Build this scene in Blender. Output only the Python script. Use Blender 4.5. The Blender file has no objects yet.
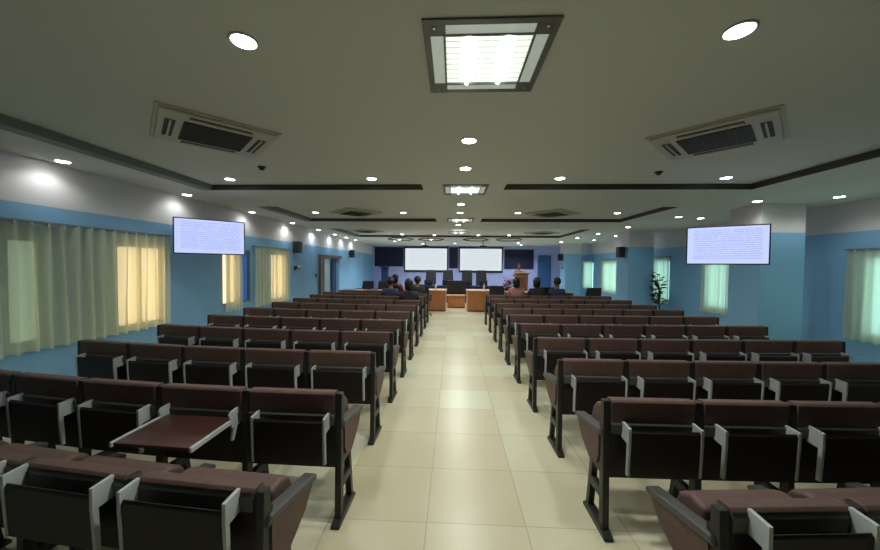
import bpy, bmesh, math, random
from mathutils import Vector, Matrix
random.seed(7)
PI = math.pi
S = bpy.context.scene
C = S.collection

# ------------------------------------------------------------------ materials
def mat(name, col, rough=0.6, metal=0.0, noise=0.0, nscale=8.0, spec=0.5, bump=0.0, bscale=60.0, coat=0.0):
    m = bpy.data.materials.new(name); m.use_nodes = True
    nt = m.node_tree; b = nt.nodes['Principled BSDF']
    b.inputs['Base Color'].default_value = (*col, 1)
    b.inputs['Roughness'].default_value = rough
    b.inputs['Metallic'].default_value = metal
    b.inputs['Specular IOR Level'].default_value = spec
    b.inputs['Coat Weight'].default_value = coat
    tc = nt.nodes.new('ShaderNodeTexCoord')
    if noise:
        n = nt.nodes.new('ShaderNodeTexNoise'); n.inputs['Scale'].default_value = nscale; n.inputs['Detail'].default_value = 4
        nt.links.new(tc.outputs['Object'], n.inputs['Vector'])
        r = nt.nodes.new('ShaderNodeMapRange')
        r.inputs['From Min'].default_value = .3; r.inputs['From Max'].default_value = .7
        r.inputs['To Min'].default_value = 1 - noise; r.inputs['To Max'].default_value = 1 + noise
        nt.links.new(n.outputs['Fac'], r.inputs['Value'])
        mx = nt.nodes.new('ShaderNodeVectorMath'); mx.operation = 'SCALE'
        mx.inputs[0].default_value = col
        nt.links.new(r.outputs['Result'], mx.inputs['Scale'])
        nt.links.new(mx.outputs['Vector'], b.inputs['Base Color'])
    if bump:
        n2 = nt.nodes.new('ShaderNodeTexNoise'); n2.inputs['Scale'].default_value = bscale
        nt.links.new(tc.outputs['Object'], n2.inputs['Vector'])
        bp = nt.nodes.new('ShaderNodeBump'); bp.inputs['Strength'].default_value = bump; bp.inputs['Distance'].default_value = .01
        nt.links.new(n2.outputs['Fac'], bp.inputs['Height']); nt.links.new(bp.outputs['Normal'], b.inputs['Normal'])
    return m

def emis(name, col, s):
    m = bpy.data.materials.new(name); m.use_nodes = True
    nt = m.node_tree; b = nt.nodes['Principled BSDF']
    b.inputs['Base Color'].default_value = (*[min(1, c) for c in col], 1)
    b.inputs['Roughness'].default_value = .3
    b.inputs['Emission Color'].default_value = (*col, 1); b.inputs['Emission Strength'].default_value = s
    return m

def wood(name, c1, c2, scale=3.0, rough=.4):
    m = mat(name, c1, rough); nt = m.node_tree; b = nt.nodes['Principled BSDF']
    tc = nt.nodes.new('ShaderNodeTexCoord'); mp = nt.nodes.new('ShaderNodeMapping'); mp.inputs['Scale'].default_value = (1, 1, .15)
    w = nt.nodes.new('ShaderNodeTexNoise'); w.inputs['Scale'].default_value = scale * 6; w.inputs['Detail'].default_value = 5
    cr = nt.nodes.new('ShaderNodeMix'); cr.data_type = 'RGBA'
    cr.inputs['A'].default_value = (*c1, 1); cr.inputs['B'].default_value = (*c2, 1)
    nt.links.new(tc.outputs['Object'], mp.inputs['Vector']); nt.links.new(mp.outputs['Vector'], w.inputs['Vector'])
    nt.links.new(w.outputs['Fac'], cr.inputs['Factor']); nt.links.new(cr.outputs['Result'], b.inputs['Base Color'])
    return m

def wall_mat():
    # two-tone paint: blue up to 2.3 m, off-white band above
    m = mat('two_tone_wall_paint', (.1, .3, .45), .55); nt = m.node_tree; b = nt.nodes['Principled BSDF']
    g = nt.nodes.new('ShaderNodeNewGeometry'); s = nt.nodes.new('ShaderNodeSeparateXYZ')
    nt.links.new(g.outputs['Position'], s.inputs[0])
    gt = nt.nodes.new('ShaderNodeMath'); gt.operation = 'GREATER_THAN'; gt.inputs[1].default_value = 2.29
    nt.links.new(s.outputs['Z'], gt.inputs[0])
    n = nt.nodes.new('ShaderNodeTexNoise'); n.inputs['Scale'].default_value = 1.3; nt.links.new(g.outputs['Position'], n.inputs['Vector'])
    bl = nt.nodes.new('ShaderNodeMix'); bl.data_type = 'RGBA'
    bl.inputs['A'].default_value = (*BLUE, 1); bl.inputs['B'].default_value = (*[c * 1.1 for c in BLUE], 1)
    nt.links.new(n.outputs['Fac'], bl.inputs['Factor'])
    mx = nt.nodes.new('ShaderNodeMix'); mx.data_type = 'RGBA'
    mx.inputs['B'].default_value = (.68, .67, .70, 1)
    nt.links.new(bl.outputs['Result'], mx.inputs['A']); nt.links.new(gt.outputs[0], mx.inputs['Factor'])
    nt.links.new(mx.outputs['Result'], b.inputs['Base Color'])
    return m

def floor_mat():
    m = mat('cream_floor_tile', (.5, .45, .3), .32); nt = m.node_tree; b = nt.nodes['Principled BSDF']
    L = nt.links.new
    g = nt.nodes.new('ShaderNodeNewGeometry'); s = nt.nodes.new('ShaderNodeSeparateXYZ'); L(g.outputs['Position'], s.inputs[0])
    def M(op, a, bb=None):
        n = nt.nodes.new('ShaderNodeMath'); n.operation = op
        for i, v in enumerate((a, bb)):
            if v is None: continue
            if isinstance(v, (int, float)): n.inputs[i].default_value = v
            else: L(v, n.inputs[i])
        return n.outputs[0]
    u = M('DIVIDE', M('ADD', s.outputs['X'], .15 + 62 * .2), .62); v = M('DIVIDE', M('ADD', s.outputs['Y'], -2.07 + 57 * .2), .57)
    fu, fv = M('FLOOR', u), M('FLOOR', v)
    cu, cv = M('FRACT', u), M('FRACT', v)
    cb = nt.nodes.new('ShaderNodeCombineXYZ'); L(fu, cb.inputs[0]); L(fv, cb.inputs[1])
    wn = nt.nodes.new('ShaderNodeTexWhiteNoise'); wn.noise_dimensions = '2D'; L(cb.outputs[0], wn.inputs['Vector'])
    n = nt.nodes.new('ShaderNodeTexNoise'); n.inputs['Scale'].default_value = 3.0; n.inputs['Detail'].default_value = 6; L(g.outputs['Position'], n.inputs['Vector'])
    fac = M('ADD', M('MULTIPLY', wn.outputs['Value'], .75), M('MULTIPLY', n.outputs['Fac'], .35))
    mx = nt.nodes.new('ShaderNodeMix'); mx.data_type = 'RGBA'; L(fac, mx.inputs['Factor'])
    mx.inputs['A'].default_value = (.58, .50, .31, 1); mx.inputs['B'].default_value = (.70, .69, .52, 1)
    def edge(c):
        return M('MINIMUM', c, M('SUBTRACT', 1.0, c))
    gr = M('LESS_THAN', M('MINIMUM', edge(cu), edge(cv)), .005)
    m2 = nt.nodes.new('ShaderNodeMix'); m2.data_type = 'RGBA'; L(gr, m2.inputs['Factor']); L(mx.outputs['Result'], m2.inputs['A'])
    m2.inputs['B'].default_value = (.42, .36, .24, 1)
    L(m2.outputs['Result'], b.inputs['Base Color'])
    return m

def curtain_mat(name, col, trans=.5, clear=.1):
    m = bpy.data.materials.new(name); m.use_nodes = True; nt = m.node_tree; nt.nodes.clear()
    o = nt.nodes.new('ShaderNodeOutputMaterial'); d = nt.nodes.new('ShaderNodeBsdfDiffuse'); t = nt.nodes.new('ShaderNodeBsdfTranslucent')
    p = nt.nodes.new('ShaderNodeBsdfTransparent'); a = nt.nodes.new('ShaderNodeMixShader'); b = nt.nodes.new('ShaderNodeMixShader')
    d.inputs['Color'].default_value = (*col, 1); t.inputs['Color'].default_value = (*col, 1); p.inputs['Color'].default_value = (1, 1, 1, 1)
    a.inputs[0].default_value = trans; b.inputs[0].default_value = clear
    nt.links.new(d.outputs[0], a.inputs[1]); nt.links.new(t.outputs[0], a.inputs[2]); nt.links.new(a.outputs[0], b.inputs[1])
    nt.links.new(p.outputs[0], b.inputs[2]); nt.links.new(b.outputs[0], o.inputs['Surface'])
    return m

def screen_mat(name, back, ink, strength, rows, x0=.08, x1=.93, inkamt=.5, seed=0.0):
    """a lit screen showing a page of small illegible lines (u,v = local x,z in 0..1)"""
    m = bpy.data.materials.new(name); m.use_nodes = True; nt = m.node_tree; L = nt.links.new
    b = nt.nodes['Principled BSDF']; b.inputs['Base Color'].default_value = (.02, .02, .02, 1); b.inputs['Roughness'].default_value = .4
    tc = nt.nodes.new('ShaderNodeTexCoord'); s = nt.nodes.new('ShaderNodeSeparateXYZ'); L(tc.outputs['UV'], s.inputs[0])
    def M(op, a, bb=None):
        n = nt.nodes.new('ShaderNodeMath'); n.operation = op
        for i, v in enumerate((a, bb)):
            if v is None: continue
            if isinstance(v, (int, float)): n.inputs[i].default_value = v
            else: L(v, n.inputs[i])
        return n.outputs[0]
    v = M('MULTIPLY', s.outputs['Y'], rows); row = M('FLOOR', v); fr = M('FRACT', v)
    online = M('MULTIPLY', M('GREATER_THAN', fr, .3), M('LESS_THAN', fr, .75))
    wx = nt.nodes.new('ShaderNodeCombineXYZ'); L(M('MULTIPLY', s.outputs['X'], 46.0), wx.inputs[0]); L(M('MULTIPLY', row, 7.31), wx.inputs[1]); wx.inputs[2].default_value = seed
    n = nt.nodes.new('ShaderNodeTexNoise'); n.inputs['Scale'].default_value = 1.0; n.inputs['Detail'].default_value = 2; L(wx.outputs[0], n.inputs['Vector'])
    word = M('GREATER_THAN', n.outputs['Fac'], .42)
    inx = M('MULTIPLY', M('GREATER_THAN', s.outputs['X'], x0), M('LESS_THAN', s.outputs['X'], x1))
    iny = M('MULTIPLY', M('GREATER_THAN', s.outputs['Y'], .1), M('LESS_THAN', s.outputs['Y'], .93))
    f = M('MULTIPLY', M('MULTIPLY', M('MULTIPLY', online, word), M('MULTIPLY', inx, iny)), inkamt)
    mx = nt.nodes.new('ShaderNodeMix'); mx.data_type = 'RGBA'; L(f, mx.inputs['Factor'])
    mx.inputs['A'].default_value = (*back, 1); mx.inputs['B'].default_value = (*ink, 1)
    L(mx.outputs['Result'], b.inputs['Emission Color']); b.inputs['Emission Strength'].default_value = strength
    return m

BLUE = (.21, .43, .67)
M_WALL = wall_mat()
M_FRONT = mat('front_wall_blue_violet_paint', (.46, .50, .92), .5)
M_CEIL = mat('white_ceiling_paint', (.64, .66, .62), .8)
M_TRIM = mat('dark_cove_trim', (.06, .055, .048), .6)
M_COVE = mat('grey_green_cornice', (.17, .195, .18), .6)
M_FLOOR = floor_mat()
M_FABRIC = mat('brown_leatherette', (.115, .064, .052), .6, noise=.12, nscale=25, bump=.15, bscale=180)
M_BOARD = mat('dark_brown_laminate', (.016, .008, .007), .6, noise=.15, nscale=14)
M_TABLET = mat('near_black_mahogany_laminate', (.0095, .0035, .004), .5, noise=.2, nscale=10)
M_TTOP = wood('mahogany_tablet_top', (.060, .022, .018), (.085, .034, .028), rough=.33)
M_FRAME = mat('charcoal_painted_steel', (.026, .026, .024), .45, .3)
M_RIM = mat('dark_grey_armrest_plastic', (.075, .072, .07), .5)
M_WHITE = mat('pale_grey_plastic', (.50, .54, .53), .4)
M_BLACK = mat('black_plastic', (.012, .012, .016), .4)
M_BLEATH = mat('black_leather', (.010, .011, .017), .45)
M_CHROME = mat('chrome', (.6, .6, .6), .2, 1.0)
M_WOOD = wood('orange_varnished_wood', (.36, .13, .035), (.50, .21, .07))
M_WOODL = wood('light_varnished_wood', (.50, .30, .16), (.62, .40, .24))
M_WOODD = wood('dark_reddish_wood', (.13, .045, .022), (.20, .075, .04))
M_LECT = wood('brown_lectern_wood', (.16, .085, .05), (.24, .13, .08))
M_NAVY = mat('navy_panel_fabric', (.006, .008, .045), .7, noise=.2, nscale=30)
M_NAVY2 = mat('navy_laminate', (.01, .018, .07), .4)
M_ACW = mat('ivory_plastic', (.52, .50, .42), .5)
M_ACG = mat('dark_olive_grille', (.045, .045, .035), .7)
M_STEEL = mat('brushed_grey_metal', (.16, .165, .16), .45, .6)
M_FROST = emis('glowing_frosted_acrylic', (.62, .70, .64), .22)
M_PAPER = mat('white_paper', (.8, .78, .76), .7)
M_DOORF = mat('brown_door_frame_paint', (.13, .105, .085), .5)
M_DOORL = mat('pale_cream_door', (.62, .66, .62), .5)
M_BDOOR = mat('blue_door_paint', (.05, .14, .36), .4)
M_LEAF = mat('dark_green_leaf', (.012, .035, .012), .5, noise=.3, nscale=5)
M_RED = mat('red_petal', (.5, .03, .04), .6)
M_POT = mat('terracotta_pot', (.16, .07, .04), .7)
M_POTW = mat('white_ceramic', (.6, .58, .55), .3)
M_SKIN = mat('brown_skin', (.20, .10, .06), .55)
M_HAIR = mat('black_hair', (.008, .007, .007), .5)
M_EYE = mat('eye_white', (.6, .6, .58), .3)
M_LAMP = emis('downlight_disc_glow', (1, 1, .97), 14)
M_TUBE = emis('fluorescent_tube_glow', (.97, 1, .95), 5)
M_DIFF = emis('troffer_diffuser_glow', (.90, 1, .88), .62)
M_SCREEN_TV = screen_mat('tv_page', (.50, .58, .95), (.20, .25, .60), .78, 17, inkamt=.5)
M_SCREEN_TV2 = screen_mat('tv_page_b', (.52, .60, .97), (.20, .25, .60), .78, 17, inkamt=.5, seed=3.0)
M_SCREEN_P = screen_mat('projected_page', (.80, .88, .92), (.45, .55, .62), .62, 15, inkamt=.35, seed=5.0)  # light thrown by the projector is put into the screen as emission
M_GLASS_A = emis('amber_lit_glass', (1.0, .80, .52), .85)
M_GLASS_G = emis('pale_green_lit_glass', (.45, .62, .50), .38)
M_GLASS_C = emis('pale_cyan_lit_glass', (.52, .95, 1.0), .95)
M_GLASS_B = emis('blue_dusk_glass', (.04, .16, .50), .2)
M_WFRAME = mat('window_frame_grey', (.2, .2, .19), .5)
M_CURT_L = curtain_mat('olive_sheer_curtain', (.93, .92, .68), .5, .28)
M_CURT_R = curtain_mat('cream_blind_fabric', (.78, .78, .60), .6, .12)
M_RAIL = mat('curtain_rail_grey', (.25, .25, .24), .4, .5)

# ------------------------------------------------------------------ mesh helpers
class MB:
    def __init__(s): s.bm = bmesh.new(); s.smooth = False
    def box(s, x0, x1, y0, y1, z0, z1, M=None):
        vs = [s.bm.verts.new((x, y, z)) for x in (x0, x1) for y in (y0, y1) for z in (z0, z1)]
        if M is not None:
            for v in vs: v.co = M @ v.co
        for f in ((0, 1, 3, 2), (4, 6, 7, 5), (0, 4, 5, 1), (2, 3, 7, 6), (0, 2, 6, 4), (1, 5, 7, 3)):
            s.bm.faces.new([vs[i] for i in f])
        return s
    def prism(s, pts, a, b, axis='x'):
        """polygon pts in the plane across axis, extruded from a to b"""
        def P(p, t):
            return {'x': (t, p[0], p[1]), 'y': (p[0], t, p[1]), 'z': (p[0], p[1], t)}[axis]
        A = [s.bm.verts.new(P(p, a)) for p in pts]; B = [s.bm.verts.new(P(p, b)) for p in pts]
        n = len(pts)
        s.bm.faces.new(A); s.bm.faces.new(B[::-1])
        for i in range(n): s.bm.faces.new((A[i], B[i], B[(i + 1) % n], A[(i + 1) % n]))
        return s
    def lathe(s, prof, c=(0, 0, 0), n=20):
        rings = []
        for r, z in prof:
            rings.append([s.bm.verts.new((c[0] + r * math.cos(2 * PI * k / n), c[1] + r * math.sin(2 * PI * k / n), c[2] + z)) for k in range(n)])
        for a, b in zip(rings, rings[1:]):
            for k in range(n): s.bm.faces.new((a[k], a[(k + 1) % n], b[(k + 1) % n], b[k]))
        s.bm.faces.new(rings[0][::-1]); s.bm.faces.new(rings[-1]); s.smooth = True
        return s
    def tube(s, p, q, r, n=8, r2=None):
        p, q = Vector(p), Vector(q); d = (q - p).normalized()
        up = Vector((0, 0, 1)) if abs(d.z) < .9 else Vector((1, 0, 0))
        a = d.cross(up).normalized(); b = d.cross(a); r2 = r if r2 is None else r2
        A = [s.bm.verts.new(p + (a * math.cos(2 * PI * k / n) + b * math.sin(2 * PI * k / n)) * r) for k in range(n)]
        B = [s.bm.verts.new(q + (a * math.cos(2 * PI * k / n) + b * math.sin(2 * PI * k / n)) * r2) for k in range(n)]
        for k in range(n): s.bm.faces.new((A[k], A[(k + 1) % n], B[(k + 1) % n], B[k]))
        s.bm.faces.new(A[::-1]); s.bm.faces.new(B)
        return s
    def ball(s, c, r, sc=(1, 1, 1), n=12):
        res = bmesh.ops.create_uvsphere(s.bm, u_segments=n, v_segments=max(6, n * 2 // 3), radius=r)
        for v in res['verts']: v.co = Vector((v.co.x * sc[0], v.co.y * sc[1], v.co.z * sc[2])) + Vector(c)
        s.smooth = True
        return s
    def quad(s, pts, uv=False):
        f = s.bm.faces.new([s.bm.verts.new(p) for p in pts])
        if uv:
            l = s.bm.loops.layers.uv.verify()
            for lp, t in zip(f.loops, ((0, 0), (1, 0), (1, 1), (0, 1))): lp[l].uv = t
        return s
    def build(s, name, m, parent=None, bevel=0, smooth=None, seg=2):
        bmesh.ops.recalc_face_normals(s.bm, faces=s.bm.faces) if not getattr(s, 'raw', False) else None
        me = bpy.data.meshes.new(name); s.bm.to_mesh(me); s.bm.free()
        me.materials.append(m)
        if s.smooth if smooth is None else smooth:
            for p in me.polygons: p.use_smooth = True
        o = bpy.data.objects.new(name, me); C.objects.link(o); o.parent = parent
        if bevel:
            bv = o.modifiers.new('bevel', 'BEVEL'); bv.width = bevel; bv.segments = seg; bv.limit_method = 'ANGLE'
            bv.harden_normals = False
            for p in me.polygons: p.use_smooth = True
            md = o.modifiers.new('wn', 'WEIGHTED_NORMAL'); md.keep_sharp = True
        return o

def empty(name, label, cat, loc=(0, 0, 0), rz=0, group=None):
    o = bpy.data.objects.new(name, None); C.objects.link(o); o.empty_display_size = .1
    o.location = loc; o.rotation_euler = (0, 0, rz); tag(o, label, cat, group); return o
def tag(o, label, cat, group=None):
    o['label'] = label; o['category'] = cat
    if group: o['group'] = group
    return o
def struct(o): o['kind'] = 'structure'; return o
def kids(o): return list(o.children)
def dup(o, parent=None):
    c = o.copy(); C.objects.link(c); c.parent = parent
    for ch in kids(o): dup(ch, c)
    return c
def place(o, loc, rz, label, group=None):
    o.location = loc; o.rotation_euler = (0, 0, rz); o['label'] = label
    if group: o['group'] = group
    return o

# ------------------------------------------------------------------ room
XL, XR, YB, YF, ZC, ZT = -4.85, 7.05, -5.0, 20.0, 2.82, 2.90
struct(MB().box(XL - .2, XR + .2, YB - .2, YF + .2, -.2, 0).build('floor', M_FLOOR))

# ceiling: lower soffits with raised trays
def ceiling():
    b = MB()
    T = [(-3.92, -.48, YB + .6, 5.3), (.77, 4.5, YB + .6, 5.3), (-3.92, -.46, 6.8, 9.1), (.72, 4.4, 6.8, 9.1), (-3.95, 4.36, 10.9, 14.0)]
    xs = sorted({XL - .2, XR + .2, *[t[0] for t in T], *[t[1] for t in T]}); ys = sorted({YB - .2, YF + .2, *[t[2] for t in T], *[t[3] for t in T]})
    for i in range(len(xs) - 1):
        for j in range(len(ys) - 1):
            cx, cy = (xs[i] + xs[i + 1]) / 2, (ys[j] + ys[j + 1]) / 2
            inside = any(t[0] < cx < t[1] and t[2] < cy < t[3] for t in T)
            z0 = ZT if inside else ZC
            b.box(xs[i], xs[i + 1], ys[j], ys[j + 1], z0, ZT + .12)
    bmesh.ops.remove_doubles(b.bm, verts=b.bm.verts, dist=1e-4)
    struct(b.build('ceiling', M_CEIL))
    k = 1
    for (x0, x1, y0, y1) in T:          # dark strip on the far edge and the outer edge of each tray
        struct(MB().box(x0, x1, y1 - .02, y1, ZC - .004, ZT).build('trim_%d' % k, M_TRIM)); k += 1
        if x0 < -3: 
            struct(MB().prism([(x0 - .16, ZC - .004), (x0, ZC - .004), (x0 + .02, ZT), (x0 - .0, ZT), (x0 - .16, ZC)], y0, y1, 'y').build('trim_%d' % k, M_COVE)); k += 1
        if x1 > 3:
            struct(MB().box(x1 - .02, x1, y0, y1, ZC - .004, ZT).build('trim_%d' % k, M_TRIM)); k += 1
    return k
TRIMK = ceiling()

def wall_x(name, xin, xout, openings, y0=YB, y1=YF):
    """wall along Y with rectangular openings (ya, yb, za, zb)"""
    b = MB(); xa, xb = sorted((xin, xout)); cur = y0
    for (a, c, za, zb) in sorted(openings):
        b.box(xa, xb, cur, a, 0, ZC)
        if za > 0: b.box(xa, xb, a, c, 0, za)
        b.box(xa, xb, a, c, zb, ZC); cur = c
    b.box(xa, xb, cur, y1, 0, ZC)
    return struct(b.build(name, M_WALL))
LW = [(3.42, 3.75, .68, 1.9, M_GLASS_G), (4.62, 5.4, .66, 1.9, M_GLASS_A), (6.84, 7.34, .74, 1.9, M_GLASS_A), (7.46, 7.82, .74, 1.95, M_GLASS_B), (8.72, 9.45, .66, 1.92, M_GLASS_A)]
RW = [(4.5, 6.02, .5, 1.85, M_GLASS_C), (8.9, 9.62, .55, 1.85, M_GLASS_C), (11.25, 12.0, .55, 1.88, M_GLASS_C), (14.6, 16.0, .55, 1.85, M_GLASS_C), (17.2, 18.3, .55, 1.88, M_GLASS_C)]
DY0, DY1, DZ = 12.15, 14.1, 1.95
wall_x('wall_left', XL, XL - .2, [w[:4] for w in LW] + [(DY0, DY1, 0, DZ)])
wall_x('wall_right', XR, XR + .2, [w[:4] for w in RW])
struct(MB().box(XL - .2, XR + .2, YF, YF + .2, 0, ZC).build('wall_front', M_FRONT))
struct(MB().box(XL - .2, XR + .2, YB - .2, YB, 0, ZC).build('wall_back', M_WALL))
# front wall: the right end beyond the panels is painted brighter blue
for i, (a, c, za, zb, gm) in enumerate(LW + RW):
    left = i < len(LW); xw = XL - .12 if left else XR + .06
    w = struct(MB().box(xw, xw + .06, a, c, za, zb).build('window_%d' % (i + 1), gm))
    f = MB(); xs = (XL - .06, XL - .02) if left else (XR + .02, XR + .055)
    t = .035
    f.box(*xs, a, a + t, za, zb).box(*xs, c - t, c, za, zb).box(*xs, a + t, c - t, za, za + t).box(*xs, a + t, c - t, zb - t, zb)
    if c - a > .45: f.box(*xs, (a + c) / 2 - .018, (a + c) / 2 + .018, za + t, zb - t)
    f.build('window_frame', M_WFRAME, w)
# baseboards
for nm, b in (('baseboard_left', MB().box(XL, XL + .015, YB, DY0 - .1, 0, .1).box(XL, XL + .015, DY1 + .1, YF, 0, .1)),
              ('baseboard_right', MB().box(XR - .015, XR, YB, YF, 0, .1)), ('baseboard_front', MB().box(XL, XR, YF - .015, YF, 0, .1))):
    struct(b.build(nm, M_WALL))
# columns on the right
for k, yc in enumerate((6.45, 11.08, 17.2)):
    struct(MB().box(5.65, 6.44, yc, yc + (.68, .8, .8)[k], 0, ZC).build('wall_pillar_%d' % (k + 1), M_WALL))
# left door, brown frame round an open doorway to a lit lobby
d = struct(MB().box(XL - 1.2, XL - .2, DY0, DY1 + .3, -.02, 0).box(XL - 1.25, XL - 1.2, DY0 - .05, DY1 + .3, 0, 2.3).box(XL - 1.2, XL - .2, DY0 - .05, DY0, 0, 2.3)
           .box(XL - 1.2, XL - .2, DY1 + .3, DY1 + .35, 0, 2.3).box(XL - 1.2, XL - .2, DY0, DY1 + .3, 2.25, 2.3).build('wall_lobby', mat('lobby_paint', (.25, .45, .6), .6)))
d = struct(MB().box(XL - .2, XL + .10, DY0 - .02, DY0 + .05, 0, DZ).box(XL - .2, XL - .14, DY1 - .03, DY1, 0, DZ - .1)
           .box(XL - .2, XL + .10, DY0 - .02, DY1 + .02, DZ - .06, DZ + .05).box(XL, XL + .1, DY0 - .28, DY0 - .02, 0, DZ + .05).build('door_1', M_DOORF))
MB().box(XL - .95, XL - .42, DY1 + .02, DY1 + .06, .02, DZ - .06).build('door_leaf', M_DOORL, d)
MB().tube((XL - .9, DY1 + .02, 1.0), (XL - .9, DY1 - .04, 1.0), .012).tube((XL - .9, DY1 - .04, 1.0), (XL - .78, DY1 - .04, 1.0), .012).build('door_handle', M_CHROME, d)
d = struct(MB().box(4.98, 5.06, YF - .06, YF, 0, 2.3).box(5.66, 5.74, YF - .06, YF, 0, 2.3).box(5.06, 5.66, YF - .06, YF, 2.22, 2.3).build('door_2', M_BDOOR))
MB().box(5.06, 5.66, YF - .03, YF, .01, 2.22).build('door_leaf', M_BDOOR, d, bevel=.004)
MB().tube((5.14, YF - .03, 1.0), (5.14, YF - .09, 1.0), .012).tube((5.14, YF - .09, 1.0), (5.26, YF - .09, 1.0), .012).build('door_handle', M_CHROME, d)

# ------------------------------------------------------------------ curtains
def curtain(name, label, x, sgn, y0, y1, z0, z1, lam, amp, m, group=None, cat='curtain'):
    root = empty(name, label, cat, (x, (y0 + y1) / 2, z0), 0, group)
    oy = (y0 + y1) / 2
    b = MB(); n = max(8, int((y1 - y0) / lam * 10)); rows = 8; g = []
    for j in range(rows + 1):
        t = j / rows; z = t * (z1 - z0); r = []
        for i in range(n + 1):
            y = y0 + (y1 - y0) * i / n; ph = 2 * PI * (y - y0) / lam + .5 * math.sin(3.1 * y + 2 * t)
            a = amp * (.75 + .25 * math.sin(1.7 * y)) * (1 - .35 * t)
            r.append(b.bm.verts.new((sgn * (.075 + a * (abs(math.sin(ph)) ** .65) * (1 if math.sin(ph) > 0 else -1)), y - oy + .012 * math.sin(ph * .5 + t * 3), z + (.012 * math.cos(ph) if j == 0 else 0))))
        g.append(r)
    for j in range(rows):
        for i in range(n): b.bm.faces.new((g[j][i], g[j][i + 1], g[j + 1][i + 1], g[j + 1][i]))
    b.smooth = True
    b.build('curtain_fabric', m, root)
    MB().box(*sorted((sgn * .02, sgn * .1)), y0 - oy - .03, y1 - oy + .03, z1 - z0 + .012, z1 - z0 + .035).build('curtain_rail', M_RAIL, root)
    k = int((y1 - y0) / lam)
    h = MB()
    for i in range(k):
        yy = y0 - oy + lam * (i + .25)
        h.box(*sorted((sgn * .05, sgn * .115)), yy - .012, yy + .012, z1 - z0 - .03, z1 - z0 + .016)
    h.build('curtain_hooks', M_WHITE, root)['kind'] = 'stuff'
    return root
curtain('sheer_curtain', 'long olive yellow pleated sheer curtain on left wall nearest the camera', XL, 1, 2.3, 5.42, .6, 2.06, .155, .055, M_CURT_L)
curtain('sheer_curtain', 'narrow sheer curtain strip directly below the left television', XL, 1, 6.82, 7.38, .6, 2.04, .13, .02, M_CURT_L)
curtain('sheer_curtain', 'pale pleated sheer curtain on left wall between blue pane and wall camera', XL, 1, 7.88, 9.6, .58, 2.04, .15, .035, M_CURT_L)
curtain('window_blind', 'cream vertical blind at right edge beyond the big pillar, nearest on right wall', XR, -1, 4.2, 6.26, .40, 1.95, .17, .022, M_CURT_R, cat='blind')
curtain('window_blind', 'cream vertical blind glowing below the right television', XR, -1, 8.8, 9.76, .42, 1.95, .14, .02, M_CURT_R, cat='blind')
curtain('window_blind', 'cream vertical blind behind the leafy potted plant', XR, -1, 11.15, 12.1, .45, 1.97, .14, .02, M_CURT_R, cat='blind')
curtain('window_blind', 'wide pale blind on right wall just left of the right wall loudspeaker', XR, -1, 14.5, 16.15, .48, 1.95, .15, .02, M_CURT_R, cat='blind')
curtain('window_blind', 'narrow pale blind on right wall next to the farthest pillar', XR, -1, 17.1, 18.45, .48, 1.96, .15, .02, M_CURT_R, cat='blind')

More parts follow.
